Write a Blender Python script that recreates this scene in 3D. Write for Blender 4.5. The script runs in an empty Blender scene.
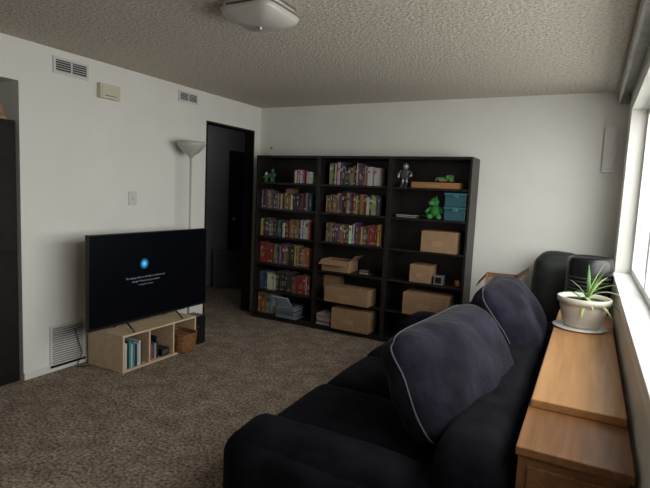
import bpy, bmesh, math, random
from mathutils import Vector, Matrix, noise, Euler
random.seed(7)
S=bpy.context.scene
COLL=S.collection
S.view_settings.view_transform='Standard'

# ------------------------------------------------------------ materials
def new_mat(name):
    m=bpy.data.materials.new(name); m.use_nodes=True
    nt=m.node_tree; b=nt.nodes["Principled BSDF"]
    return m,nt,b
def mat(name,col,rough=.6,metal=0,noise_scale=0,var=.15,bump=0,bscale=None,sheen=0,spec=.5,emis=None,estr=0,detail=4,trans=0,bdist=.01,coat=0):
    m,nt,b=new_mat(name)
    b.inputs["Base Color"].default_value=(*col,1); b.inputs["Roughness"].default_value=rough
    b.inputs["Metallic"].default_value=metal
    b.inputs["Specular IOR Level"].default_value=spec
    b.inputs["Sheen Weight"].default_value=sheen
    b.inputs["Coat Weight"].default_value=coat
    if sheen: b.inputs["Sheen Roughness"].default_value=.4
    if emis: b.inputs["Emission Color"].default_value=(*emis,1); b.inputs["Emission Strength"].default_value=estr
    tc=nt.nodes.new("ShaderNodeTexCoord")
    if noise_scale:
        n=nt.nodes.new("ShaderNodeTexNoise"); n.inputs["Scale"].default_value=noise_scale; n.inputs["Detail"].default_value=detail
        nt.links.new(tc.outputs["Object"],n.inputs["Vector"])
        r=nt.nodes.new("ShaderNodeValToRGB")
        r.color_ramp.elements[0].position=.35; r.color_ramp.elements[1].position=.65
        r.color_ramp.elements[0].color=(*[c*(1-var) for c in col],1)
        r.color_ramp.elements[1].color=(*[min(1,c*(1+var)) for c in col],1)
        nt.links.new(n.outputs["Fac"],r.inputs["Fac"]); nt.links.new(r.outputs["Color"],b.inputs["Base Color"])
    if bump:
        n2=nt.nodes.new("ShaderNodeTexNoise"); n2.inputs["Scale"].default_value=bscale or 80; n2.inputs["Detail"].default_value=3
        nt.links.new(tc.outputs["Object"],n2.inputs["Vector"])
        bp=nt.nodes.new("ShaderNodeBump"); bp.inputs["Strength"].default_value=bump; bp.inputs["Distance"].default_value=bdist
        nt.links.new(n2.outputs["Fac"],bp.inputs["Height"]); nt.links.new(bp.outputs["Normal"],b.inputs["Normal"])
    return m
def mat_attr(name,rough=.55):
    m,nt,b=new_mat(name); b.inputs["Roughness"].default_value=rough
    a=nt.nodes.new("ShaderNodeAttribute"); a.attribute_name="Col"
    n=nt.nodes.new("ShaderNodeTexNoise"); n.inputs["Scale"].default_value=60
    tc=nt.nodes.new("ShaderNodeTexCoord"); nt.links.new(tc.outputs["Object"],n.inputs["Vector"])
    mx=nt.nodes.new("ShaderNodeMix"); mx.data_type='RGBA'; mx.blend_type='MULTIPLY'; mx.inputs[0].default_value=.25
    nt.links.new(a.outputs["Color"],mx.inputs[6]); nt.links.new(n.outputs["Color"],mx.inputs[7])
    nt.links.new(mx.outputs[2],b.inputs["Base Color"])
    return m
def wood(name,c1,c2,scale=(3,30,30),rough=.4,axis=None):
    m,nt,b=new_mat(name); b.inputs["Roughness"].default_value=rough
    tc=nt.nodes.new("ShaderNodeTexCoord"); mp=nt.nodes.new("ShaderNodeMapping"); mp.inputs["Scale"].default_value=scale
    n=nt.nodes.new("ShaderNodeTexNoise"); n.inputs["Scale"].default_value=1; n.inputs["Detail"].default_value=6; n.inputs["Distortion"].default_value=1.2
    r=nt.nodes.new("ShaderNodeValToRGB"); r.color_ramp.elements[0].color=(*c1,1); r.color_ramp.elements[1].color=(*c2,1)
    r.color_ramp.elements[0].position=.3; r.color_ramp.elements[1].position=.7
    nt.links.new(tc.outputs["Object"],mp.inputs["Vector"]); nt.links.new(mp.outputs["Vector"],n.inputs["Vector"])
    nt.links.new(n.outputs["Fac"],r.inputs["Fac"]); nt.links.new(r.outputs["Color"],b.inputs["Base Color"])
    return m

M={}
M['wall']=mat("wall_paint",(.75,.73,.695),.75,noise_scale=3,var=.02,bump=.15,bscale=120,bdist=.003)
M['trim']=mat("white_trim",(.72,.71,.69),.5)
M['sill']=mat("sill_white",(.80,.80,.79),.4)
M['shelf']=mat("black_wood",(.011,.008,.007),.4,noise_scale=12,var=.3,spec=.45)
M['attr']=mat_attr("printed_covers")
M['card']=mat("cardboard",(.29,.175,.095),.8,noise_scale=20,var=.08)
M['card2']=mat("cardboard_dark",(.18,.09,.045),.85,noise_scale=20,var=.1)
M['tape']=mat("packing_tape",(.33,.22,.13),.3)
M['sofa']=mat("sofa_velour",(.0065,.0065,.010),.95,noise_scale=9,var=.35,bump=.3,bscale=25,sheen=.012,spec=.07,bdist=.01)
M['cush']=mat("cushion_velour",(.0125,.0115,.020),.9,noise_scale=7,var=.4,bump=.5,bscale=14,sheen=.05,spec=.1,bdist=.02)
M['pipe']=mat("piping",(.055,.055,.068),.8)
M['tvb']=mat("tv_plastic",(.006,.006,.007),.35)
M['birch']=wood("birch",(.55,.40,.26),(.68,.52,.36),(20,3,20),.5)
M['oak']=wood("honey_oak",(.40,.19,.068),(.55,.285,.115),(22,2,22),.36)
M['oakd']=wood("dark_oak",(.16,.066,.024),(.28,.125,.046),(22,2,22),.4)
M['darkwood']=mat("espresso_wood",(.012,.007,.008),.6,noise_scale=8,var=.3,spec=.2)
M['wick']=mat("wicker",(.23,.10,.035),.7,noise_scale=60,var=.5,bump=.5,bscale=90)
M['metal']=mat("brushed_nickel",(.45,.43,.40),.35,.9)
M['frost']=mat("frosted_glass",(.46,.44,.41),.35,coat=.1)
M['lampw']=mat("lamp_grey",(.50,.49,.47),.4)
M['dark']=mat("dark_cavity",(.01,.01,.01),.9)
M['black']=mat("black_plastic",(.006,.006,.008),.3)
M['grille']=mat("grey_grille",(.06,.06,.065),.6)
M['vent']=mat("vent_white",(.62,.61,.60),.5)
M['beige']=mat("beige_plastic",(.60,.56,.45),.5)
M['pot']=mat("ceramic_cream",(.68,.64,.56),.3,noise_scale=5,var=.05)
M['sauc']=mat("ceramic_white",(.78,.77,.75),.25)
M['soil']=mat("soil",(.05,.03,.02),.95,noise_scale=40,var=.5)
M['leaf']=mat("leaf_green",(.10,.24,.05),.45,noise_scale=10,var=.3)
M['leafp']=mat("leaf_pale",(.36,.46,.18),.45,noise_scale=10,var=.2)
M['chair']=mat("green_leather",(.022,.027,.025),.5,noise_scale=8,var=.3)
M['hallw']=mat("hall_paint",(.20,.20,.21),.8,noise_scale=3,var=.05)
M['fan']=mat("fan_grey",(.05,.05,.055),.5)
M['fanw']=mat("fan_wire",(.14,.14,.15),.5)
M['teal']=mat("teal_plastic",(.03,.10,.125),.35)
M['tealid']=mat("teal_lid",(.05,.15,.18),.35)
M['green']=mat("plush_green",(.03,.20,.04),.9,noise_scale=30,var=.3,sheen=.2)
M['silver']=mat("silver_plastic",(.35,.35,.37),.3,.6)
M['tint']=mat("tan_wood",(.30,.15,.06),.5)
M['skirt']=mat("valance_fabric",(.45,.44,.42),.8,noise_scale=10,var=.1)
M['cable']=mat("cable_black",(.01,.01,.01),.5)
M['ground']=mat("concrete_ground",(.5,.5,.48),.9,noise_scale=2,var=.1)

# ceiling popcorn
m,nt,b=new_mat("popcorn_ceiling"); M['ceil']=m; b.inputs["Roughness"].default_value=.95; b.inputs["Specular IOR Level"].default_value=.1
tc=nt.nodes.new("ShaderNodeTexCoord")
v=nt.nodes.new("ShaderNodeTexNoise"); v.inputs["Scale"].default_value=50; v.inputs["Detail"].default_value=4; v.inputs["Roughness"].default_value=.65
nt.links.new(tc.outputs["Object"],v.inputs["Vector"])
r=nt.nodes.new("ShaderNodeValToRGB"); r.color_ramp.elements[0].position=.34; r.color_ramp.elements[1].position=.58
r.color_ramp.elements[0].color=(.44,.385,.33,1); r.color_ramp.elements[1].color=(.70,.64,.565,1)
nt.links.new(v.outputs["Fac"],r.inputs["Fac"]); nt.links.new(r.outputs["Color"],b.inputs["Base Color"])
bp=nt.nodes.new("ShaderNodeBump"); bp.inputs["Strength"].default_value=.75; bp.inputs["Distance"].default_value=.022
nt.links.new(v.outputs["Fac"],bp.inputs["Height"]); nt.links.new(bp.outputs["Normal"],b.inputs["Normal"])
# carpet
m,nt,b=new_mat("carpet_frieze"); M['carpet']=m; b.inputs["Roughness"].default_value=1; b.inputs["Specular IOR Level"].default_value=.05
tc=nt.nodes.new("ShaderNodeTexCoord")
v=nt.nodes.new("ShaderNodeTexNoise"); v.inputs["Scale"].default_value=50; v.inputs["Detail"].default_value=4; v.inputs["Roughness"].default_value=.7
v2=nt.nodes.new("ShaderNodeTexNoise"); v2.inputs["Scale"].default_value=7; v2.inputs["Detail"].default_value=5
for q in (v,v2): nt.links.new(tc.outputs["Object"],q.inputs["Vector"])
r=nt.nodes.new("ShaderNodeValToRGB"); r.color_ramp.elements[0].position=.38; r.color_ramp.elements[1].position=.62
r.color_ramp.elements[0].color=(.135,.100,.074,1); r.color_ramp.elements[1].color=(.50,.41,.33,1)
r2=nt.nodes.new("ShaderNodeValToRGB"); r2.color_ramp.elements[0].position=.35; r2.color_ramp.elements[1].position=.65
r2.color_ramp.elements[0].color=(.66,.65,.64,1); r2.color_ramp.elements[1].color=(1,1,1,1)
mx=nt.nodes.new("ShaderNodeMix"); mx.data_type='RGBA'; mx.blend_type='MULTIPLY'; mx.inputs[0].default_value=1
nt.links.new(v.outputs["Fac"],r.inputs["Fac"]); nt.links.new(v2.outputs["Fac"],r2.inputs["Fac"])
nt.links.new(r.outputs["Color"],mx.inputs[6]); nt.links.new(r2.outputs["Color"],mx.inputs[7]); nt.links.new(mx.outputs[2],b.inputs["Base Color"])
bp=nt.nodes.new("ShaderNodeBump"); bp.inputs["Strength"].default_value=.7; bp.inputs["Distance"].default_value=.02
nt.links.new(v.outputs["Fac"],bp.inputs["Height"]); nt.links.new(bp.outputs["Normal"],b.inputs["Normal"])
# tv screen
m,nt,b=new_mat("tv_screen"); M['screen']=m; b.inputs["Base Color"].default_value=(.002,.002,.003,1); b.inputs["Roughness"].default_value=.35; b.inputs["Specular IOR Level"].default_value=.1
b.inputs["Emission Color"].default_value=(.0,.001,.004,1); b.inputs["Emission Strength"].default_value=.3
M['txt']=mat("screen_text",(.1,.1,.1),.5,emis=(.5,.6,.7),estr=.22)
m,nt,b=new_mat("screen_orb"); M['orb']=m; b.inputs["Base Color"].default_value=(0,0,0,1)
tc=nt.nodes.new("ShaderNodeTexCoord"); mp=nt.nodes.new("ShaderNodeMapping"); mp.inputs["Scale"].default_value=(22,22,22)
g=nt.nodes.new("ShaderNodeTexGradient"); g.gradient_type='SPHERICAL'
r=nt.nodes.new("ShaderNodeValToRGB"); r.color_ramp.elements[0].color=(0,.001,.003,1); r.color_ramp.elements[1].color=(.15,.8,1,1)
e=r.color_ramp.elements.new(.35); e.color=(0,.12,.4,1)
nt.links.new(tc.outputs["Object"],mp.inputs["Vector"]); nt.links.new(mp.outputs["Vector"],g.inputs["Vector"]); nt.links.new(g.outputs["Fac"],r.inputs["Fac"])
nt.links.new(r.outputs["Color"],b.inputs["Emission Color"]); b.inputs["Emission Strength"].default_value=.9
# glass
m=bpy.data.materials.new("window_glass"); m.use_nodes=True; M['glass']=m; nt=m.node_tree; nt.nodes.remove(nt.nodes["Principled BSDF"])
t=nt.nodes.new("ShaderNodeBsdfTransparent"); t.inputs[0].default_value=(.96,.98,.97,1)
nt.links.new(t.outputs[0],nt.nodes["Material Output"].inputs[0])

# ------------------------------------------------------------ mesh builder
class MB:
    def __init__(s):
        s.bm=bmesh.new(); s.cl=s.bm.loops.layers.float_color.new("Col"); s.mats=[]
    def mi(s,k):
        if k not in s.mats: s.mats.append(k)
        return s.mats.index(k)
    def face(s,vs,k,col=None,smooth=False):
        try: f=s.bm.faces.new(vs)
        except ValueError: return
        f.material_index=s.mi(k); f.smooth=smooth
        c=(*(col or (.5,.5,.5)),1)
        for l in f.loops: l[s.cl]=c
        return f
    def box(s,lo,hi,k,col=None,T=None):
        c=[Vector((x,y,z)) for x in (lo[0],hi[0]) for y in (lo[1],hi[1]) for z in (lo[2],hi[2])]
        if T is not None: c=[T@p for p in c]
        v=[s.bm.verts.new(p) for p in c]
        for q in ((0,1,3,2),(4,6,7,5),(0,4,5,1),(2,3,7,6),(0,2,6,4),(1,5,7,3)): s.face([v[i] for i in q],k,col)
    def lathe(s,prof,c,k,seg=32,col=None,T=None,sq=0):
        rings=[]
        for r,z in prof:
            ring=[]
            for i in range(seg):
                a=2*math.pi*i/seg; ca,sa=math.cos(a),math.sin(a)
                if sq: 
                    e=1/((abs(ca)**sq+abs(sa)**sq)**(1/sq)); 
                else: e=1
                p=Vector((r*ca*e,r*sa*e,z))
                if T is not None: p=T@p
                ring.append(s.bm.verts.new(p+Vector(c)))
            rings.append(ring)
        for a,b in zip(rings,rings[1:]):
            for i in range(seg): s.face([a[i],a[(i+1)%seg],b[(i+1)%seg],b[i]],k,col,True)
        s.face(rings[0][::-1],k,col); s.face(rings[-1],k,col)
    def tube(s,pts,r,k,seg=8,col=None,closed=False,rs=None):
        pts=[Vector(p) for p in pts]; n=len(pts); rings=[]
        for i,p in enumerate(pts):
            if closed: d=pts[(i+1)%n]-pts[i-1]
            else: d=pts[min(i+1,n-1)]-pts[max(i-1,0)]
            d.normalize(); up=Vector((0,0,1)) if abs(d.z)<.9 else Vector((1,0,0))
            a=d.cross(up).normalized(); b=d.cross(a)
            rr=rs[i] if rs else r
            rings.append([s.bm.verts.new(p+a*math.cos(2*math.pi*j/seg)*rr+b*math.sin(2*math.pi*j/seg)*rr) for j in range(seg)])
        prs=list(zip(rings,rings[1:]))
        if closed: prs.append((rings[-1],rings[0]))
        for a,b in prs:
            for j in range(seg): s.face([a[j],a[(j+1)%seg],b[(j+1)%seg],b[j]],k,col,True)
        if not closed: s.face(rings[0][::-1],k,col); s.face(rings[-1],k,col)
    def ball(s,c,rad,k,col=None,seg=16):
        c=Vector(c); R=Vector(rad if hasattr(rad,'__len__') else (rad,)*3); rings=[]
        n=seg//2
        for i in range(n+1):
            t=math.pi*i/n; t=min(max(t,.08),math.pi-.08)
            rings.append([s.bm.verts.new(c+Vector((R.x*math.sin(t)*math.cos(2*math.pi*j/seg),R.y*math.sin(t)*math.sin(2*math.pi*j/seg),-R.z*math.cos(t)))) for j in range(seg)])
        for a,b in zip(rings,rings[1:]):
            for j in range(seg): s.face([a[j],a[(j+1)%seg],b[(j+1)%seg],b[j]],k,col,True)
        s.face(rings[0][::-1],k,col,True); s.face(rings[-1],k,col,True)
    def soft(s,lo,hi,r,k,n=14,puff=(0,0,0),T=None,nz=0,seed=0,taper=None):
        """rounded, crowned upholstery block"""
        lo=Vector(lo);hi=Vector(hi);c=(lo+hi)/2;h=(hi-lo)/2
        vs={}
        def P(a,b_,c_):
            key=(round(a,4),round(b_,4),round(c_,4))
            if key in vs: return vs[key]
            q=Vector((a*h.x,b_*h.y,c_*h.z))
            inn=Vector([max(-(h[i]-r),min(h[i]-r,q[i])) for i in range(3)])
            d=q-inn
            if d.length>1e-6: q=inn+d.normalized()*r
            u=[a,b_,c_]
            for i in range(3):
                j,l=(i+1)%3,(i+2)%3
                q[i]+=puff[i]*u[i]*(1-u[j]**2)*(1-u[l]**2)
            if nz:
                w=noise.noise_vector((q+Vector((seed*3.1,seed,0)))*3.2)*nz+noise.noise_vector((q+Vector((seed*3.1,seed,0)))*9)*nz*.3
                q+=w
            q+=c
            if T is not None: q=T@q
            vs[key]=s.bm.verts.new(q); return vs[key]
        def m(i): 
            t=-1+2*i/n
            return math.copysign(1-(1-abs(t))**1.5,t)
        for ax in range(3):
            for sg in (-1,1):
                for i in range(n):
                    for j in range(n):
                        cs=[]
                        for a,b_ in ((i,j),(i+1,j),(i+1,j+1),(i,j+1)):
                            w=[0,0,0]; w[ax]=sg; w[(ax+1)%3]=m(a); w[(ax+2)%3]=m(b_)
                            cs.append(P(*w))
                        if sg<0: cs=cs[::-1]
                        s.face(cs,k,None,True)
    def done(s,name,bevel=0,parent=None,solid=0,sub=0):
        me=bpy.data.meshes.new(name)
        bmesh.ops.recalc_face_normals(s.bm,faces=s.bm.faces[:])
        s.bm.to_mesh(me); s.bm.free()
        for k in s.mats: me.materials.append(M[k])
        o=bpy.data.objects.new(name,me); COLL.objects.link(o)
        if solid:
            md=o.modifiers.new("s","SOLIDIFY"); md.thickness=solid; md.offset=0
        if bevel:
            md=o.modifiers.new("b","BEVEL"); md.width=bevel; md.segments=2; md.limit_method='ANGLE'; md.angle_limit=math.radians(50)
        if sub:
            md=o.modifiers.new("ss","SUBSURF"); md.levels=sub; md.render_levels=sub
        if parent: o.parent=parent
        return o
def empty(name,loc=(0,0,0)):
    e=bpy.data.objects.new(name,None); COLL.objects.link(e); e.location=loc; e.empty_display_size=.1; return e
def TR(loc,rz=0,rx=0,ry=0):
    return Matrix.Translation(Vector(loc))@Euler((rx,ry,rz)).to_matrix().to_4x4()

H=2.44; XR=3.78; YF=-7.0
# ------------------------------------------------------------ room shell
b=MB(); b.box((-1.6,YF-.2,-.1),(XR+.2,2.0,0),'carpet'); b.done("floor")
b=MB(); b.box((-1.6,YF-.2,H),(XR+.2,2.0,H+.1),'ceil'); b.done("ceiling")
AY0,AY1,AZ=-4.3,-2.86,2.155
DY0,DY1,DZ=-.95,-.12,2.16
b=MB()
b.box((-.12,YF,0),(0,AY0,H),'wall'); b.box((-.12,AY0,AZ),(0,AY1,H),'wall'); b.box((-.12,AY1,0),(0,DY0,H),'wall')
b.box((-.12,DY0,DZ),(0,DY1,H),'wall'); b.box((-.12,DY1,0),(0,0,H),'wall')
b.done("wall_left")
b=MB(); b.box((-.7,AY0-.1,0),(-.62,AY1+.1,H),'wall'); b.box((-.62,AY1,0),(-.12,AY1+.1,H),'wall'); b.box((-.62,AY0-.1,0),(-.12,AY0,H),'wall'); b.box((-.62,AY0,AZ),(-.12,AY1,AZ+.1),'wall'); b.done("wall_alcove")
b=MB(); b.box((-.12,0,0),(XR+.2,.12,H),'wall'); b.done("wall_back")
b=MB(); b.box((-.12,YF-.12,0),(XR+.2,YF,H),'wall'); b.done("wall_front")
WY0,WY1,WZ0,WZ1=-4.7,-.42,.93,2.22
b=MB(); b.box((XR,YF,0),(XR+.2,WY0,H),'wall'); b.box((XR,WY1,0),(XR+.2,0,H),'wall'); b.box((XR,WY0,0),(XR+.2,WY1,WZ0),'wall'); b.box((XR,WY0,WZ1),(XR+.2,WY1,H),'wall'); b.done("wall_right")
b=MB()
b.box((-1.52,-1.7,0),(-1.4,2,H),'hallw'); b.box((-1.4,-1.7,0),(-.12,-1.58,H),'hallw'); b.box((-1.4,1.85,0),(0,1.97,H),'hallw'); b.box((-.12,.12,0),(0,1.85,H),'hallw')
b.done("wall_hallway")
# window
b=MB()
x0,x1=XR+.11,XR+.17
for (y0,y1,z0,z1) in ((WY0,WY1,WZ0,WZ0+.07),(WY0,WY1,WZ1-.05,WZ1),(WY0,WY0+.05,WZ0+.07,WZ1-.05),(WY1-.05,WY1,WZ0+.07,WZ1-.05),(-1.55,-1.49,WZ0+.07,WZ1-.05),(-3.65,-3.59,WZ0+.07,WZ1-.05)):
    b.box((x0,y0,z0),(x1,y1,z1),'sill')
b.box((x0+.025,WY0+.05,WZ0+.07),(x0+.03,WY1-.05,WZ1-.05),'glass')
b.done("window_1")
b=MB(); b.box((XR-.015,WY0-.05,WZ0+.0005),(XR+.11,WY1,WZ0+.025),'sill'); b.box((XR-.015,WY0-.05,WZ0-.04),(XR,WY1,WZ0+.0005),'sill'); b.done("trim_1",.004)
# valance
b=MB(); b.box((XR-.09,-4.9,2.33),(XR-.07,-.02,2.425),'skirt'); b.box((XR-.07,-4.9,2.405),(XR,-.02,2.425),'skirt'); b.box((XR-.07,-.045,2.33),(XR,-.02,2.405),'skirt'); b.done("window_valance",.003)
# baseboards
b=MB(); b.box((0,AY1,0),(.012,DY0,.055),'trim'); b.done("baseboard_left",.003)
b=MB(); b.box((0,-.012,0),(XR,0,.055),'trim'); b.done("baseboard_back",.003)
# door casing (dark, thin) + hall door
b=MB()
b.box((-.12,DY0,0),(.005,DY0+.02,DZ),'darkwood'); b.box((-.12,DY1-.02,0),(.005,DY1,DZ),'darkwood'); b.box((-.12,DY0+.02,DZ-.02),(.005,DY1-.02,DZ),'darkwood')
b.done("trim_2",.002)
b=MB(); b.box((-1.399,1.15,0.01),(-1.36,1.83,2.05),'black')
for z0,z1 in ((.2,.9),(1.05,1.85)): b.box((-1.36,1.25,z0),(-1.35,1.73,z1),'black')
b.ball((-1.32,1.2,1.0),.028,'metal'); b.done("door_1",.004)
# box fan in hall
b=MB(); T=TR((-1.05,.86,0),rz=.75)
for lo,hi in (((-.28,-.06,.0),(.28,.06,.04)),((-.28,-.06,.52),(.28,.06,.56)),((-.28,-.06,.04),(-.24,.06,.52)),((.24,-.06,.04),(.28,.06,.52))): b.box(lo,hi,'fan',T=T)
for r in (.05,.09,.13,.17,.21,.235):
    pts=[T@Vector((r*math.cos(a*math.pi/16),-.05,.28+r*math.sin(a*math.pi/16))) for a in range(32)]
    b.tube(pts,.005,'fanw',seg=5,closed=True)
for a in range(12):
    t=a*math.pi/6; b.tube([T@Vector((.03*math.cos(t),-.05,.28+.03*math.sin(t))),T@Vector((.24*math.cos(t),-.05,.28+.24*math.sin(t)))],.003,'fanw',seg=5)
b.box((-.235,-.01,.045),(.235,.01,.515),'grille',T=T)
b.done("box_fan",.004)

# ------------------------------------------------------------ wall items
def vent(name,y0,y1,z0,z1,n,vertical=False,split=False):
    b=MB(); f=.018
    b.box((0,y0+f,z0+f),(.004,y1-f,z1-f),'dark')
    b.box((0,y0,z0),(.012,y1,z0+f),'vent'); b.box((0,y0,z1-f),(.012,y1,z1),'vent'); b.box((0,y0,z0+f),(.012,y0+f,z1-f),'vent'); b.box((0,y1-f,z0+f),(.012,y1,z1-f),'vent')
    for i in range(n):
        z=z0+f+(z1-z0-2*f)*(i+.5)/n
        b.box((-.001,y0+f,-.002),(.013,y1-f,.002),'vent',T=TR((0.004,0,z),ry=.5))
    if split: b.box((.002,(y0+y1)/2-.006,z0+f),(.013,(y0+y1)/2+.006,z1-f),'vent')
    return b.done(name)
vent("wall_vent",-2.61,-2.32,2.265,2.385,5,split=True)
vent("wall_vent",-1.35,-1.09,2.285,2.39,5,split=True)
vent("air_return_grille",-2.66,-2.36,.03,.36,16)
b=MB(); b.box((0,-2.24,2.155),(.045,-2.05,2.27),'beige'); b.box((.045,-2.225,2.17),(.05,-2.065,2.255),'beige'); b.box((.05,-2.20,2.175),(.052,-2.09,2.18),'grille'); b.done("door_chime_box",.005)
b=MB(); b.box((0,-1.93,1.29),(.008,-1.84,1.41),'vent'); b.box((.008,-1.892,1.335),(.014,-1.878,1.365),'beige'); b.done("light_switch",.002)
b=MB(); b.box((3.62,-.05,1.76),(3.71,0,2.14),'trim'); b.box((3.63,-.055,1.78),(3.70,-.05,2.12),'vent'); b.done("wall_speaker",.006)

# alcove cabinet
b=MB(); y0,y1=AY0+.1,AY1-.015
b.box((-.5,y0,.0),(-.02,y1,1.88),'darkwood'); 
for i in range(2):
    ya=y0+.02+i*(y1-y0-.02)/2; yb=ya+(y1-y0-.06)/2
    b.box((-.02,ya,.08),(0,yb,.95),'darkwood'); b.box((-.02,ya,.97),(0,yb,1.85),'darkwood')
    b.ball((.012,(yb-.05) if i==0 else ya+.05,1.1),.012,'metal')
b.done("dark_cabinet",.004)
b=MB(); T=TR((-.07,-2.975,1.88))
b.box((-.02,-.06,0),(.02,.06,.025),'tint',T=T); b.tube([T@Vector((0,0,.025)),T@Vector((0,0,.2))],.004,'tint')
v=[b.bm.verts.new(T@Vector(p)) for p in ((0,-.055,.04),(0,.05,.04),(0,.0,.19),(.012,-.055,.04),(.012,.05,.04),(.012,.0,.19))]
for q in ((0,1,2),(5,4,3)): b.face([v[i] for i in q],'card')
for q in ((0,3,4,1),(1,4,5,2),(2,5,3,0)): b.face([v[i] for i in q],'card')
b.done("wooden_sailboat")

# ------------------------------------------------------------ ceiling light
b=MB(); c=(1.95,-2.74,0)
b.lathe([(.155,H),(.155,H-.02),(.14,H-.03)],c,'metal',seg=64,sq=6)
b.lathe([(.155,H-.035),(.168,H-.045),(.155,H-.068),(.13,H-.088),(.08,H-.103),(.03,H-.108),(.0005,H-.109)],c,'frost',seg=64,sq=6)
b.lathe([(.010,H-.105),(.012,H-.118),(.005,H-.125)],c,'metal',seg=16)
b.done("ceiling_light")

# ------------------------------------------------------------ bookshelves
FY=-.33; ZS=[.06,.34,.65,.96,1.27,1.565]; TOP=1.86
def shelf(x0,x1,top=TOP):
    b=MB(); t=.022
    b.box((x0,FY,0),(x0+t,-.02,top),'shelf'); b.box((x1-t,FY,0),(x1,-.02,top),'shelf')
    b.box((x0+t,FY,top-.025),(x1-t,-.02,top),'shelf'); b.box((x0+t,-.03,0),(x1-t,-.02,top-.025),'shelf')
    b.box((x0+t,FY+.015,0),(x1-t,-.03,ZS[0]),'shelf')
    for z in ZS[1:]: b.box((x0+t,FY+.006,z-.022),(x1-t,-.03,z),'shelf')
    return b.done("bookshelf",.0015)
UX=[.20,1.005,1.805,2.595]
for i in range(3): shelf(UX[i]+.001,UX[i+1]-.001)
PAL=[(.30,.035,.03),(.04,.06,.16),(.02,.02,.025),(.42,.38,.32),(.07,.14,.09),(.34,.16,.05),(.17,.035,.05),(.5,.48,.45),(.03,.10,.16),(.40,.30,.08),(.10,.08,.07),(.22,.12,.07),(.02,.02,.02),(.10,.04,.10),(.05,.05,.06),(.27,.23,.19),(.22,.03,.03),(.55,.53,.5),(.03,.03,.035)]
def books(b,x0,x1,z,h0,h1,seed,yf=FY+.05,dep=.17,pal=PAL):
    R=random.Random(seed); x=x0; base=R.choice([h0,h1]); run=0
    while x<x1-.012:
        if run<=0: base=R.uniform(h0,h1); run=R.randint(3,9); pc=R.choice(pal); same=R.random()<.25
        run-=1
        w=R.uniform(.011,.030); w=min(w,x1-x); h=min(base+R.uniform(-.015,.012),h1); dy=R.uniform(0,.02)
        col=pc if same else R.choice(pal); col=tuple(c*R.uniform(.7,1.2) for c in col)
        y=yf+dy; d=dep
        b.box((x+.0006,y,z),(x+w-.0006,y+d,z+h),'attr',col)
        b.box((x+.0025,y+.004,z+h-.0005),(x+w-.0025,y+d-.002,z+h+.0004),'attr',(.5,.46,.38))
        if R.random()<.65:
            c2=R.choice([(.6,.55,.42),(.5,.5,.5),(.5,.35,.1),(.02,.02,.02),(.4,.08,.06)])
            zz=z+h*R.uniform(.62,.75); b.box((x+.003,y-.0006,zz),(x+w-.003,y,zz+h*R.uniform(.06,.16)),'attr',c2)
        if R.random()<.5:
            zz=z+h*.3; b.box((x+w*.35,y-.0006,zz),(x+w*.65,y,zz+h*.25),'attr',R.choice([(.55,.53,.46),(.4,.3,.1)]))
        if R.random()<.4: b.box((x+.003,y-.0006,z+h*.08),(x+w-.003,y,z+h*.13),'attr',(.5,.48,.4))
        x+=w
def stack(b,x0,x1,z,n,seed,y0=FY+.03,d=.2,pal=PAL,th=(.012,.03)):
    R=random.Random(seed)
    for i in range(n):
        t=R.uniform(*th); a=R.uniform(0,.02); col=R.choice(pal)
        b.box((x0+a,y0+R.uniform(0,.02),z+.0003),(x1-R.uniform(0,.03),y0+d,z+t*.3),'attr',col)
        b.box((x0+a+.003,y0+.022,z+t*.3),(x1-.033,y0+d-.004,z+t*.75),'attr',(.5,.47,.42))
        b.box((x0+a,y0+R.uniform(0,.02),z+t*.75),(x1-.03,y0+d,z+t),'attr',col)
        z+=t
    return z
b=MB()
books(b,.66,.80,ZS[5],.12,.16,1,pal=[(.6,.6,.6),(.4,.1,.17),(.05,.2,.14),(.6,.55,.47)]); 
books(b,.82,.90,ZS[5],.13,.15,2,pal=[(.6,.55,.5),(.65,.65,.65)])
books(b,.24,.90,ZS[4],.17,.23,3)
books(b,.235,.90,ZS[3],.17,.22,4)
books(b,.235,.90,ZS[2],.18,.23,5); books(b,.235,.93,ZS[1],.17,.22,6)
books(b,.235,.47,ZS[0],.20,.25,7,pal=[(.4,.4,.4),(.3,.04,.04),(.05,.10,.2),(.05,.2,.24),(.5,.45,.4),(.3,.15,.05)]); 
GL=[(.42,.44,.47),(.25,.29,.34),(.5,.5,.48),(.13,.17,.23),(.38,.36,.32)]
stack(b,.52,.80,ZS[0],7,8,pal=GL,y0=FY-.02)
T=TR((.60,FY+.0,ZS[0]+.15),rx=-.9)
b.box((-.08,-.11,.0),(.12,.11,.012),'attr',(.30,.38,.46),T=T)
b.done("shelved_books")
b=MB()
books(b,1.10,1.68,ZS[5],.17,.235,11); books(b,1.08,1.71,ZS[4],.17,.225,12); books(b,1.09,1.73,ZS[3],.17,.225,13)
b.done("shelved_books")
b=MB(); stack(b,1.04,1.24,ZS[0],7,9,pal=[(.4,.3,.25),(.5,.45,.5),(.3,.1,.1),(.6,.55,.5)],y0=FY+.0,d=.22); b.done("magazine_stack")

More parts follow.
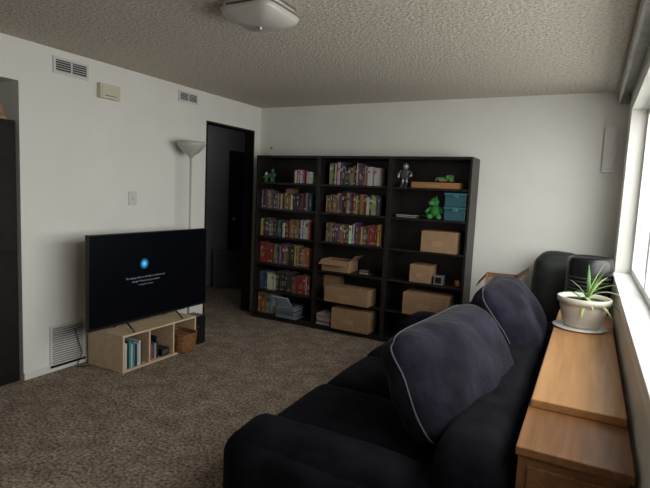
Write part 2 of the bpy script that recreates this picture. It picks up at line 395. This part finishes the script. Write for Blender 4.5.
def carton(x0,x1,y0,y1,z0,z1,open_=False,rz=0,k='card',name="cardboard_box"):
    c=Vector(((x0+x1)/2,(y0+y1)/2,z0)); T=TR(c,rz=rz); hx,hy,h=(x1-x0)/2,(y1-y0)/2,z1-z0
    b=MB()
    if not open_:
        b.box((-hx,-hy,0),(hx,hy,h),k,T=T)
        b.box((-hx-.001,-.025,h*.6),(hx+.001,.025,h+.001),'tape',T=T)
        b.box((-hx*.35,-hy-.001,h*.3),(hx*.2,-hy,h*.55),'tape',T=T)
        b.box((-hx,-.001,h),(hx,.001,h+.0015),'card2',T=T)
    else:
        t=.005
        b.box((-hx,-hy,0),(hx,hy,t),k,T=T)
        for lo,hi in (((-hx,-hy,t),(hx,-hy+t,h)),((-hx,hy-t,t),(hx,hy,h)),((-hx,-hy+t,t),(-hx+t,hy-t,h)),((hx-t,-hy+t,t),(hx,hy-t,h))): b.box(lo,hi,k,T=T)
        fl=min(hy*.8,.12)
        b.box((-hx,-fl,0),(hx,0,t*.7),k,T=T@TR((0,-hy,h),rx=.5))
        b.box((-fl,-hy,0),(0,hy,t*.7),k,T=T@TR((-hx,0,h),ry=-.9))
        b.box((0,-hy,0),(fl,hy,t*.7),k,T=T@TR((hx,0,h),ry=-.7))
        b.box((-hx+.02,-hy+.02,t),(hx-.02,hy-.02,h*.7),'card2',T=T)
    return b.done(name,.002)
carton(1.08,1.40,-.31,-.08,ZS[2],ZS[2]+.12,open_=True)
carton(1.036,1.23,-.17,-.05,ZS[1],ZS[1]+.24)
carton(1.17,1.67,-.39,-.18,ZS[1],ZS[1]+.165,rz=-.03)
carton(1.26,1.68,-.38,-.12,ZS[0],ZS[0]+.22)
carton(2.16,2.50,-.33,-.09,ZS[3],ZS[3]+.20)
carton(2.06,2.27,-.31,-.12,ZS[2],ZS[2]+.17)
carton(2.03,2.47,-.38,-.10,ZS[1],ZS[1]+.21)
carton(2.02,2.48,-.31,-.08,ZS[5],ZS[5]+.055,k='tint')
# small shelf items
b=MB(); b.box((1.50,-.3,ZS[2]),(1.66,-.2,ZS[2]+.035),'black'); b.box((1.52,-.305,ZS[2]+.008),(1.62,-.3,ZS[2]+.028),'silver'); b.box((1.51,-.29,ZS[2]+.035),(1.60,-.22,ZS[2]+.045),'silver'); b.done("media_player",.003)
b=MB(); b.box((2.30,-.3,ZS[2]),(2.385,-.22,ZS[2]+.085),'silver'); b.box((2.312,-.302,ZS[2]+.012),(2.373,-.3,ZS[2]+.073),'black'); b.done("desk_clock",.004)
b=MB(); stack(b,1.86,2.10,ZS[4],2,21,pal=[(.02,.02,.02),(.03,.03,.035)],th=(.012,.018)); b.done("flat_books")
b=MB(); b.lathe([(.03,0),(.034,.005),(.034,.05),(.03,.055),(.0005,.056)],(2.52,-.24,ZS[2]),'card2'); b.done("small_jar")
for k,z in enumerate((0,.13)):
    b=MB(); z+=ZS[4]+.0; x0,x1=2.345,2.56; y0,y1=-.31,-.12
    b.box((x0+.008,y0+.008,z),(x1-.008,y1-.008,z+.105),'teal'); b.box((x0,y0,z+.105),(x1,y1,z+.128),'tealid'); b.box((x0+.08,y0-.008,z+.085),(x1-.08,y0+.008,z+.115),'tealid')
    b.done("storage_bin",.006)
# plush dragon
b=MB(); X,Y,Z=2.25,-.22,ZS[4]
b.ball((X,Y,Z+.07),(.055,.05,.07),'green'); b.ball((X-.01,Y-.02,Z+.165),(.045,.045,.04),'green'); b.ball((X-.035,Y-.05,Z+.155),(.028,.03,.02),'green')
b.ball((X-.045,Y-.04,Z+.025),(.03,.045,.025),'green'); b.ball((X+.045,Y-.04,Z+.025),(.03,.045,.025),'green')
b.tube([(X-.04,Y,Z+.11),(X-.07,Y-.02,Z+.085),(X-.085,Y-.035,Z+.06)],.015,'green'); b.tube([(X+.04,Y,Z+.11),(X+.065,Y-.02,Z+.09),(X+.075,Y-.035,Z+.06)],.015,'green')
b.tube([(X+.03,Y+.02,Z+.03),(X-.05,Y+.05,Z+.02),(X-.10,Y+.02,Z+.02),(X-.12,Y-.02,Z+.03)],.015,'green',rs=[.025,.02,.013,.004])
for i in range(4): b.lathe([(.012,0),(.0005,.028)],(X+.005,Y+.03-.012*i,Z+.11+.03*i),'leaf',seg=8)
b.ball((X-.03,Y-.058,Z+.18),.007,'black',seg=8); b.ball((X+.012,Y-.062,Z+.18),.007,'black',seg=8)
b.done("plush_dragon")
def figurine(name,X,Y,Z,s,k1,k2,k3):
    b=MB()
    b.box((X-.03*s,Y-.03*s,Z),(X-.006*s,Y+.02*s,Z+.02*s),k2); b.box((X+.006*s,Y-.03*s,Z),(X+.03*s,Y+.02*s,Z+.02*s),k2)
    b.tube([(X-.018*s,Y,Z+.02*s),(X-.016*s,Y,Z+.08*s)],.012*s,k1); b.tube([(X+.018*s,Y,Z+.02*s),(X+.016*s,Y,Z+.08*s)],.012*s,k1)
    b.soft((X-.035*s,Y-.02*s,Z+.075*s),(X+.035*s,Y+.02*s,Z+.15*s),.012*s,k2,n=4)
    b.tube([(X-.035*s,Y,Z+.14*s),(X-.055*s,Y-.01*s,Z+.11*s),(X-.05*s,Y-.03*s,Z+.08*s)],.010*s,k1); b.tube([(X+.035*s,Y,Z+.14*s),(X+.06*s,Y-.01*s,Z+.115*s),(X+.06*s,Y-.03*s,Z+.09*s)],.010*s,k1)
    b.ball((X,Y,Z+.178*s),(.028*s,.028*s,.03*s),k3)
    b.ball((X-.01*s,Y-.026*s,Z+.18*s),.005*s,'black',seg=8); b.ball((X+.01*s,Y-.026*s,Z+.18*s),.005*s,'black',seg=8)
    return b.done(name)
figurine("toy_robot",1.92,-.22,ZS[5],1.15,'silver','grille','silver')
figurine("toy_figurine",.33,-.24,TOP,.5,'pot','beige','card')
figurine("green_toy_figurine",.36,-.24,ZS[5],.72,'green','grille','green')
figurine("green_toy_figurine",.28,-.25,ZS[5],.55,'green','green','pot')
b=MB(); zt=ZS[5]+.0565
b.box((2.24,-.27,zt+.012),(2.40,-.20,zt+.03),'tint'); b.box((2.34,-.265,zt+.03),(2.40,-.205,zt+.07),'green'); b.box((2.25,-.265,zt+.03),(2.33,-.205,zt+.05),'green')
for x in (2.27,2.37):
    for y in (-.275,-.195): b.lathe([(.014,-.005),(.014,.005)],(x,y,zt+.0145),'black',seg=14,T=Matrix.Rotation(math.pi/2,4,'X'))
b.done("toy_truck")

# ------------------------------------------------------------ TV, stand
b=MB(); x0,x1,y0,y1,h,t=.06,.47,-2.37,-1.56,.30,.016
b.box((x0,y0,h-t),(x1,y1,h),'birch'); b.box((x0,y0,0),(x1,y1,t),'birch'); b.box((x0,y0,t),(x1,y0+t,h-t),'birch'); b.box((x0,y1-t,t),(x1,y1,h-t),'birch')
for f in (.33,.66): y=y0+(y1-y0)*f; b.box((x0,y-t/2,t),(x1,y+t/2,h-t),'birch')
b.box((x0,y0+t,t),(x0+.008,y1-t,h-t),'birch')
b.done("tv_stand",.002)
b=MB()
R=random.Random(5); y=-2.335
for i in range(9):
    w=R.uniform(.012,.024); hh=R.uniform(.17,.225); col=[(.6,.62,.62),(.02,.02,.02),(.05,.3,.32),(.6,.6,.6),(.03,.25,.30),(.02,.02,.02),(.5,.5,.52)][i%7]
    b.box((.27,y,.0165),(.45,y+w-.001,.0165+hh),'attr',col); y+=w
y=-2.07
for i in range(6):
    w=R.uniform(.012,.022); hh=R.uniform(.12,.2); col=[(.02,.02,.02),(.3,.06,.05),(.05,.08,.2),(.4,.35,.3),(.03,.03,.03)][i%5]
    b.box((.25,y,.0165),(.43,y+w-.001,.0165+hh),'attr',col); y+=w
b.done("small_books")
b=MB(); b.box((.29,-1.95,.0165),(.44,-1.86,.08),'black'); b.box((.44,-1.94,.03),(.442,-1.87,.07),'grille'); b.done("game_controller_box",.004)
b=MB(); T=TR((.41,-1.70,.0165))
for i in range(13):
    z=.008+i*.0125; e=.002*(i%2)
    w=.088+i*.0012; d=.12+i*.001
    pts=[]
    for a in range(24):
        t_=2*math.pi*a/24; ca,sa=math.cos(t_),math.sin(t_); ee=1/((abs(ca)**5+abs(sa)**5)**.2)
        pts.append(T@Vector((d*ca*ee+ (e if a%2 else -e),w*sa*ee+(e if a%2 else -e),z)))
    b.tube(pts,.0068,'wick',seg=6,closed=True)
b.box((-.11,-.08,0),(.11,.08,.01),'wick',T=T)
b.box((-.10,-.075,.10),(.10,.075,.14),'card2',T=T)
b.done("wicker_basket")
# TV
tv=empty("television",(.36,-2.0,.37))
def P(b,name,**k): 
    o=b.done(name,**k); o.parent=tv; o.matrix_parent_inverse=Matrix.Translation(-tv.location); return o
X=.36; y0,y1,z0,z1=-2.60,-1.33,.365,1.09
b=MB(); b.box((X-.02,y0,z0),(X+.012,y1,z1),'tvb'); b.box((X-.055,y0+.15,z0+.03),(X-.02,y1-.15,z0+.45),'tvb'); 
b.box((X+.012,y0,z0),(X+.016,y1,z0+.018),'tvb');b.box((X+.012,y0,z1-.009),(X+.016,y1,z1),'tvb');b.box((X+.012,y0,z0+.018),(X+.016,y0+.009,z1-.009),'tvb');b.box((X+.012,y1-.009,z0+.018),(X+.016,y1,z1-.009),'tvb')
P(b,"casing",bevel=.003)
b=MB(); b.box((X+.0121,y0+.009,z0+.018),(X+.014,y1-.009,z1-.009),'screen'); P(b,"screen")
b=MB()
for yy in (-2.25,-1.72): b.tube([(X-.14,yy,.308),(X-.01,yy,.38),(X+.10,yy,.308)],.007,'tvb')
P(b,"feet")
b=MB(); b.lathe([(.045,0),(.045,.0006)],(0,0,0),'orb',seg=32)
o=b.done("boot_logo"); o.rotation_euler=(0,math.pi/2,0); o.location=(X+.0145,-2.08,.83); o.parent=tv; o.matrix_parent_inverse=Matrix.Translation(-tv.location)
def text(s,y,z,size):
    cu=bpy.data.curves.new("txt","FONT"); cu.body=s; cu.size=size; cu.align_x='CENTER'; cu.materials.append(M['txt'])
    o=bpy.data.objects.new("screen_text",cu); COLL.objects.link(o); o.rotation_euler=(math.pi/2,0,math.pi/2); o.location=(X+.0146,y,z)
    o.parent=tv; o.matrix_parent_inverse=Matrix.Translation(-tv.location)
text("The display will turn off when it is idle to save",-2.06,.715,.022)
text("energy. Press any key to resume",-2.06,.685,.022)
text("or wait for it to start",-2.06,.655,.018)
# subwoofer right of stand
b=MB(); b.box((.27,-1.54,0),(.42,-1.38,.27),'tvb'); b.box((.42,-1.535,.01),(.426,-1.385,.26),'tvb'); b.lathe([(.055,0),(.05,.004),(.02,.0),(.0005,.004)],(.426,-1.46,.14),'black',T=Matrix.Rotation(math.pi/2,4,'Y')); b.done("subwoofer",.006)
b=MB(); b.tube([(.02,-2.46,.30),(.03,-2.44,.22),(.05,-2.42,.1),(.04,-2.45,.02),(.08,-2.48,.008),(.12,-2.42,.008)],.004,'cable'); b.done("power_cable")

# ------------------------------------------------------------ torchiere
b=MB(); lx,ly=.165,-1.34
b.lathe([(.0005,.0),(.095,.0),(.095,.012),(.05,.03),(.012,.04)],(lx,ly,0),'lampw'); b.lathe([(.011,.035),(.011,1.76)],(lx,ly,0),'lampw',seg=16)
b.lathe([(.0005,1.745),(.02,1.75),(.03,1.77),(.075,1.80),(.12,1.85),(.142,1.90),(.138,1.90),(.115,1.853),(.07,1.808),(.02,1.785),(.0005,1.784)],(lx,ly,0),'frost',seg=40)
b.done("torchiere_floor_lamp")

# ------------------------------------------------------------ sofa
sofa=empty("sofa",(2.8,-2.2,0))
def SP(b,name,**k):
    o=b.done(name,**k); o.parent=sofa; o.matrix_parent_inverse=Matrix.Translation(-sofa.location); return o
b=MB(); b.soft((2.36,-3.34,.03),(3.36,-1.02,.27),.04,'sofa',n=10); SP(b,"base")
b=MB()
for i,(ya,yb) in enumerate(((-3.12,-2.53),(-2.525,-1.92),(-1.915,-1.28))):
    b.soft((2.30,ya,.25),(3.18,yb,.42),.075,'sofa',n=14,puff=(.02,.0,.03),nz=.012,seed=i)
SP(b,"seat_cushions")
b=MB(); b.soft((3.15,-3.36,.25),(3.41,-1.06,.655),.10,'sofa',n=18,puff=(0,0,.02),nz=.008,seed=4); SP(b,"backrest")
b=MB(); b.soft((2.25,-3.38,.02),(3.36,-3.08,.46),.13,'sofa',n=18,puff=(.03,.01,.04),nz=.02,seed=5); SP(b,"near_arm")
b=MB(); b.soft((2.30,-1.29,.02),(3.34,-.97,.54),.13,'sofa',n=18,puff=(.02,.02,.04),nz=.02,seed=6); SP(b,"far_arm")
b=MB()
for x in (2.42,3.28):
    for y in (-3.25,-1.12): b.lathe([(.025,0),(.03,.04)],(x,y,0),'darkwood',seg=12)
SP(b,"feet")

def pillow(name,loc,L,Wd,Tk,rz,lean,roll=0,seed=0):
    """L along local x, Wd along local y, thickness local z"""
    T=Matrix.Translation(Vector(loc))@Matrix.Rotation(rz,4,'Z')@Matrix.Rotation(roll,4,'Y')@Matrix.Rotation(lean,4,'X')
    b=MB(); n=40
    def edge(u,v):
        x=L/2*u*(1-.03*(1-v*v)*abs(u)**2); y=Wd/2*v*(1-.05*(1-u*u)*abs(v)**2)
        rr=max(0,abs(u)**5*abs(v)**5); x*=1-.12*rr; y*=1-.18*rr
        return x,y
    g={}
    for sgn in (1,-1):
        for i in range(n+1):
            for j in range(n+1):
                u=math.sin(math.pi/2*(-1+2*i/n)); v=math.sin(math.pi/2*(-1+2*j/n))
                x,y=edge(u,v)
                prof=((1-u**4)*(1-v**4))**.5 * (.62+.38*(1-u*u)**.5*(1-v*v)**.5)
                w=noise.noise(Vector((x*5+seed,y*5,sgn*3)))*.03+noise.noise(Vector((x*14+seed,y*7,sgn)))*.012
                # soft creases radiating from the ends
                w+=math.sin(y*38+x*6+seed)*.006*abs(u)**3
                z=sgn*(Tk/2*prof)+w*min(1,prof*2)
                if i in (0,n) or j in (0,n):
                    if sgn==-1: g[(sgn,i,j)]=g[(1,i,j)]; continue
                    z=noise.noise(Vector((x*6,y*6,seed)))*.015
                g[(sgn,i,j)]=b.bm.verts.new(T@Vector((x,y,z)))
        for i in range(n):
            for j in range(n):
                q=[g[(sgn,i,j)],g[(sgn,i+1,j)],g[(sgn,i+1,j+1)],g[(sgn,i,j+1)]]
                b.face(q if sgn>0 else q[::-1],'cush',None,True)
    per=[(i,0) for i in range(n)]+[(n,j) for j in range(n)]+[(i,n) for i in range(n,0,-1)]+[(0,j) for j in range(n,0,-1)]
    b.tube([g[(1,i,j)].co.copy() for i,j in per],.005,'pipe',seg=6,closed=True)
    return b.done(name)
pillow("sofa_back_cushion",(3.055,-2.63,.695),1.0,.50,.42,math.radians(84),math.radians(60),seed=1)
pillow("sofa_back_cushion",(3.17,-1.60,.735),.85,.54,.36,math.radians(92),math.radians(56),seed=5)

# ------------------------------------------------------------ bench by window
b=MB(); x0,x1,y0,y1=3.435,3.750,-3.28,-1.02
b.box((x0,y0,.06),(x1,y1,.66),'oakd'); b.box((x0-.008,y0-.012,.66),(x1+.012,y1+.01,.69),'oakd'); b.box((x0+.01,y0+.01,0),(x1-.01,y1-.01,.06),'oakd')
b.box((x0+.03,y0-.008,.34),(x1-.03,y0,.63),'oakd'); b.box((x0+.03,y0-.008,.10),(x1-.03,y0,.31),'oakd')
b.ball(((x0+x1)/2,y0-.02,.48),.013,'metal')
b.done("wooden_cabinet",.005)
b=MB(); b.box((3.435,-2.93,.690),(3.757,-1.06,.722),'oak'); b.done("wooden_board",.004)
# plant
PX,PY,PZ=3.585,-1.56,.722
b=MB(); b.lathe([(.0005,0),(.12,0),(.150,.006),(.154,.011),(.150,.0125),(.0005,.0125)],(PX-.012,PY,PZ),'sauc',seg=40); b.done("plant_saucer")
PZ+=.004
pe=empty("potted_plant",(PX,PY,PZ))
def PP(b,name,**k):
    o=b.done(name,**k); o.parent=pe; o.matrix_parent_inverse=Matrix.Translation(-pe.location); return o
b=MB(); b.lathe([(.0005,.009),(.095,.009),(.11,.03),(.135,.13),(.138,.155),(.150,.158),(.152,.19),(.144,.193),(.134,.185),(.128,.165),(.0005,.165)],(PX,PY,PZ),'pot',seg=44); PP(b,"pot")
b=MB(); b.lathe([(.0005,.150),(.125,.168),(.0005,.178)],(PX,PY,PZ),'soil',seg=24); PP(b,"soil")
def leaf(b,base,az,el,L,W,droop,k,n=12):
    p=Vector(base); d=Vector((math.cos(az)*math.cos(el),math.sin(az)*math.cos(el),math.sin(el))); prev=None
    for i in range(n+1):
        t=i/n; w=W*(math.sin(math.pi*min(1,t*.93+.07))**.7)*(1-t*.3) if t<1 else .0008
        side=d.cross(Vector((0,0,1))); side=side.normalized() if side.length>.05 else Vector((1,0,0))
        up=side.cross(d)
        l=b.bm.verts.new(p-side*w+up*w*.35); c=b.bm.verts.new(p); r_=b.bm.verts.new(p+side*w+up*w*.35)
        if prev:
            b.face([prev[0],prev[1],c,l],k,None,True); b.face([prev[1],prev[2],r_,c],k,None,True)
        prev=(l,c,r_); p=p+d*(L/n); d=(d+Vector((0,0,-droop/n))).normalized()
b=MB(); R=random.Random(3)
top=Vector((PX,PY,PZ+.17))
spec=[(0.2,.9,.22,.013,1.0,'leaf'),(-.4,.8,.22,.014,1.2,'leafp'),(.9,1.0,.22,.013,.9,'leafp'),(-1.2,.5,.22,.013,1.5,'leafp'),(2.6,.7,.18,.012,1.5,'leaf'),(-2.2,.9,.17,.012,1.3,'leaf'),(1.7,1.2,.24,.012,.6,'leaf'),(-.8,1.2,.25,.011,.8,'leaf'),(.5,.3,.20,.015,1.4,'leafp'),(0,1.3,.25,.012,.5,'leafp'),(-1.7,.2,.2,.013,1.6,'leafp'),(3.1,1.1,.16,.011,1.0,'leaf'),(-.1,.5,.22,.013,1.6,'leaf'),(-.9,.15,.22,.015,1.0,'leafp')]
for az,el,L,W,dr,k in spec:
    leaf(b,top+Vector((R.uniform(-.02,.03),R.uniform(-.03,.03),0)),az,el,L,W,dr,k)
PP(b,"leaves",solid=.0012)

# ------------------------------------------------------------ far corner
b=MB()
b.box((2.76,-.86,.60),(3.12,-.44,.64),'darkwood')
for x in (2.77,3.07):
    for y in (-.85,-.49): b.box((x,y,0),(x+.04,y+.04,.60),'darkwood')
b.box((2.82,-.82,.2),(3.06,-.48,.22),'darkwood'); b.done("end_table",.003)
carton(2.85,3.09,-.80,-.52,.641,.86,open_=True,k='card2',rz=.12)
ch=MB()
ch.soft((3.16,-.36,.30),(3.58,-.10,1.04),.12,'chair',n=16,puff=(0,.03,.03),nz=.01,seed=3)
ch.soft((3.16,-.80,.16),(3.41,-.30,.46),.07,'chair',n=12,puff=(0,0,.02))
for x in (3.20,3.37):
    for y in (-.74,-.16): ch.lathe([(.02,0),(.025,.2)],(x,y,0),'darkwood',seg=10)
ch.done("upholstered_chair")
b=MB(); b.box((3.43,-.80,.68),(3.765,-.45,.70),'darkwood')
for x in (3.44,3.72):
    for y in (-.79,-.49): b.box((x,y,0),(x+.03,y+.03,.68),'darkwood')
b.done("plant_stand",.004)
b=MB(); b.lathe([(.0005,.0),(.14,.0),(.155,.01),(.160,.05),(.162,.33),(.152,.365),(.13,.38),(.12,.372),(.0005,.368)],(3.603,-.62,.70),'black',seg=48)
for i in range(5): b.lathe([(.1625,.10+.03*i),(.1635,.105+.03*i),(.1625,.11+.03*i)],(3.603,-.62,.70),'grille',seg=48)
b.done("air_purifier")
# outdoors
b=MB(); b.box((XR+.25,-40,-.3),(60,40,-.25),'ground'); b.done("ground_outside")

# ------------------------------------------------------------ lights, world
w=bpy.data.worlds.new("World"); S.world=w; w.use_nodes=True
w.node_tree.nodes["Background"].inputs[0].default_value=(.95,.97,1,1); w.node_tree.nodes["Background"].inputs[1].default_value=1.3
def area(name,loc,sx,sy,e,col=(1,1,1)):
    l=bpy.data.lights.new(name,'AREA'); l.shape='RECTANGLE'; l.size=sx; l.size_y=sy; l.energy=e; l.color=col
    o=bpy.data.objects.new(name,l); COLL.objects.link(o); o.location=loc; return o
def aim(o,d): o.rotation_euler=Vector(d).to_track_quat('-Z','Y').to_euler()
o=area("window_daylight",(XR+.8,-2.6,1.95),4.6,1.9,148,(1,.975,.935)); aim(o,(-1,0,-.22))
l=bpy.data.lights.new("hall_fill",'POINT'); l.energy=1.6; l.shadow_soft_size=.1; l.color=(.92,.96,1)  # added fill light that lifts the dark hallway, no real fixture there
o=bpy.data.objects.new("hall_fill",l); COLL.objects.link(o); o.location=(-.7,.6,2.25)

# ------------------------------------------------------------ camera
cx,cyy,cz,yaw,pit,rol,f=3.5773,-4.9632,1.4827,0.4879,0.104,0.0459,497.3131
cy,sy=math.cos(yaw),math.sin(yaw)
F=Vector((-sy*math.cos(pit),cy*math.cos(pit),-math.sin(pit))); R0=Vector((cy,sy,0)); U0=R0.cross(F)
c,s=math.cos(rol),math.sin(rol); Rv=c*R0+s*U0; Uv=-s*R0+c*U0
cd=bpy.data.cameras.new("Camera"); cd.sensor_width=36; cd.lens=f/650*36; cd.clip_start=.02
co=bpy.data.objects.new("Camera",cd); COLL.objects.link(co)
m=Matrix(((Rv.x,Uv.x,-F.x,cx),(Rv.y,Uv.y,-F.y,cyy),(Rv.z,Uv.z,-F.z,cz),(0,0,0,1))); co.matrix_world=m
S.camera=co
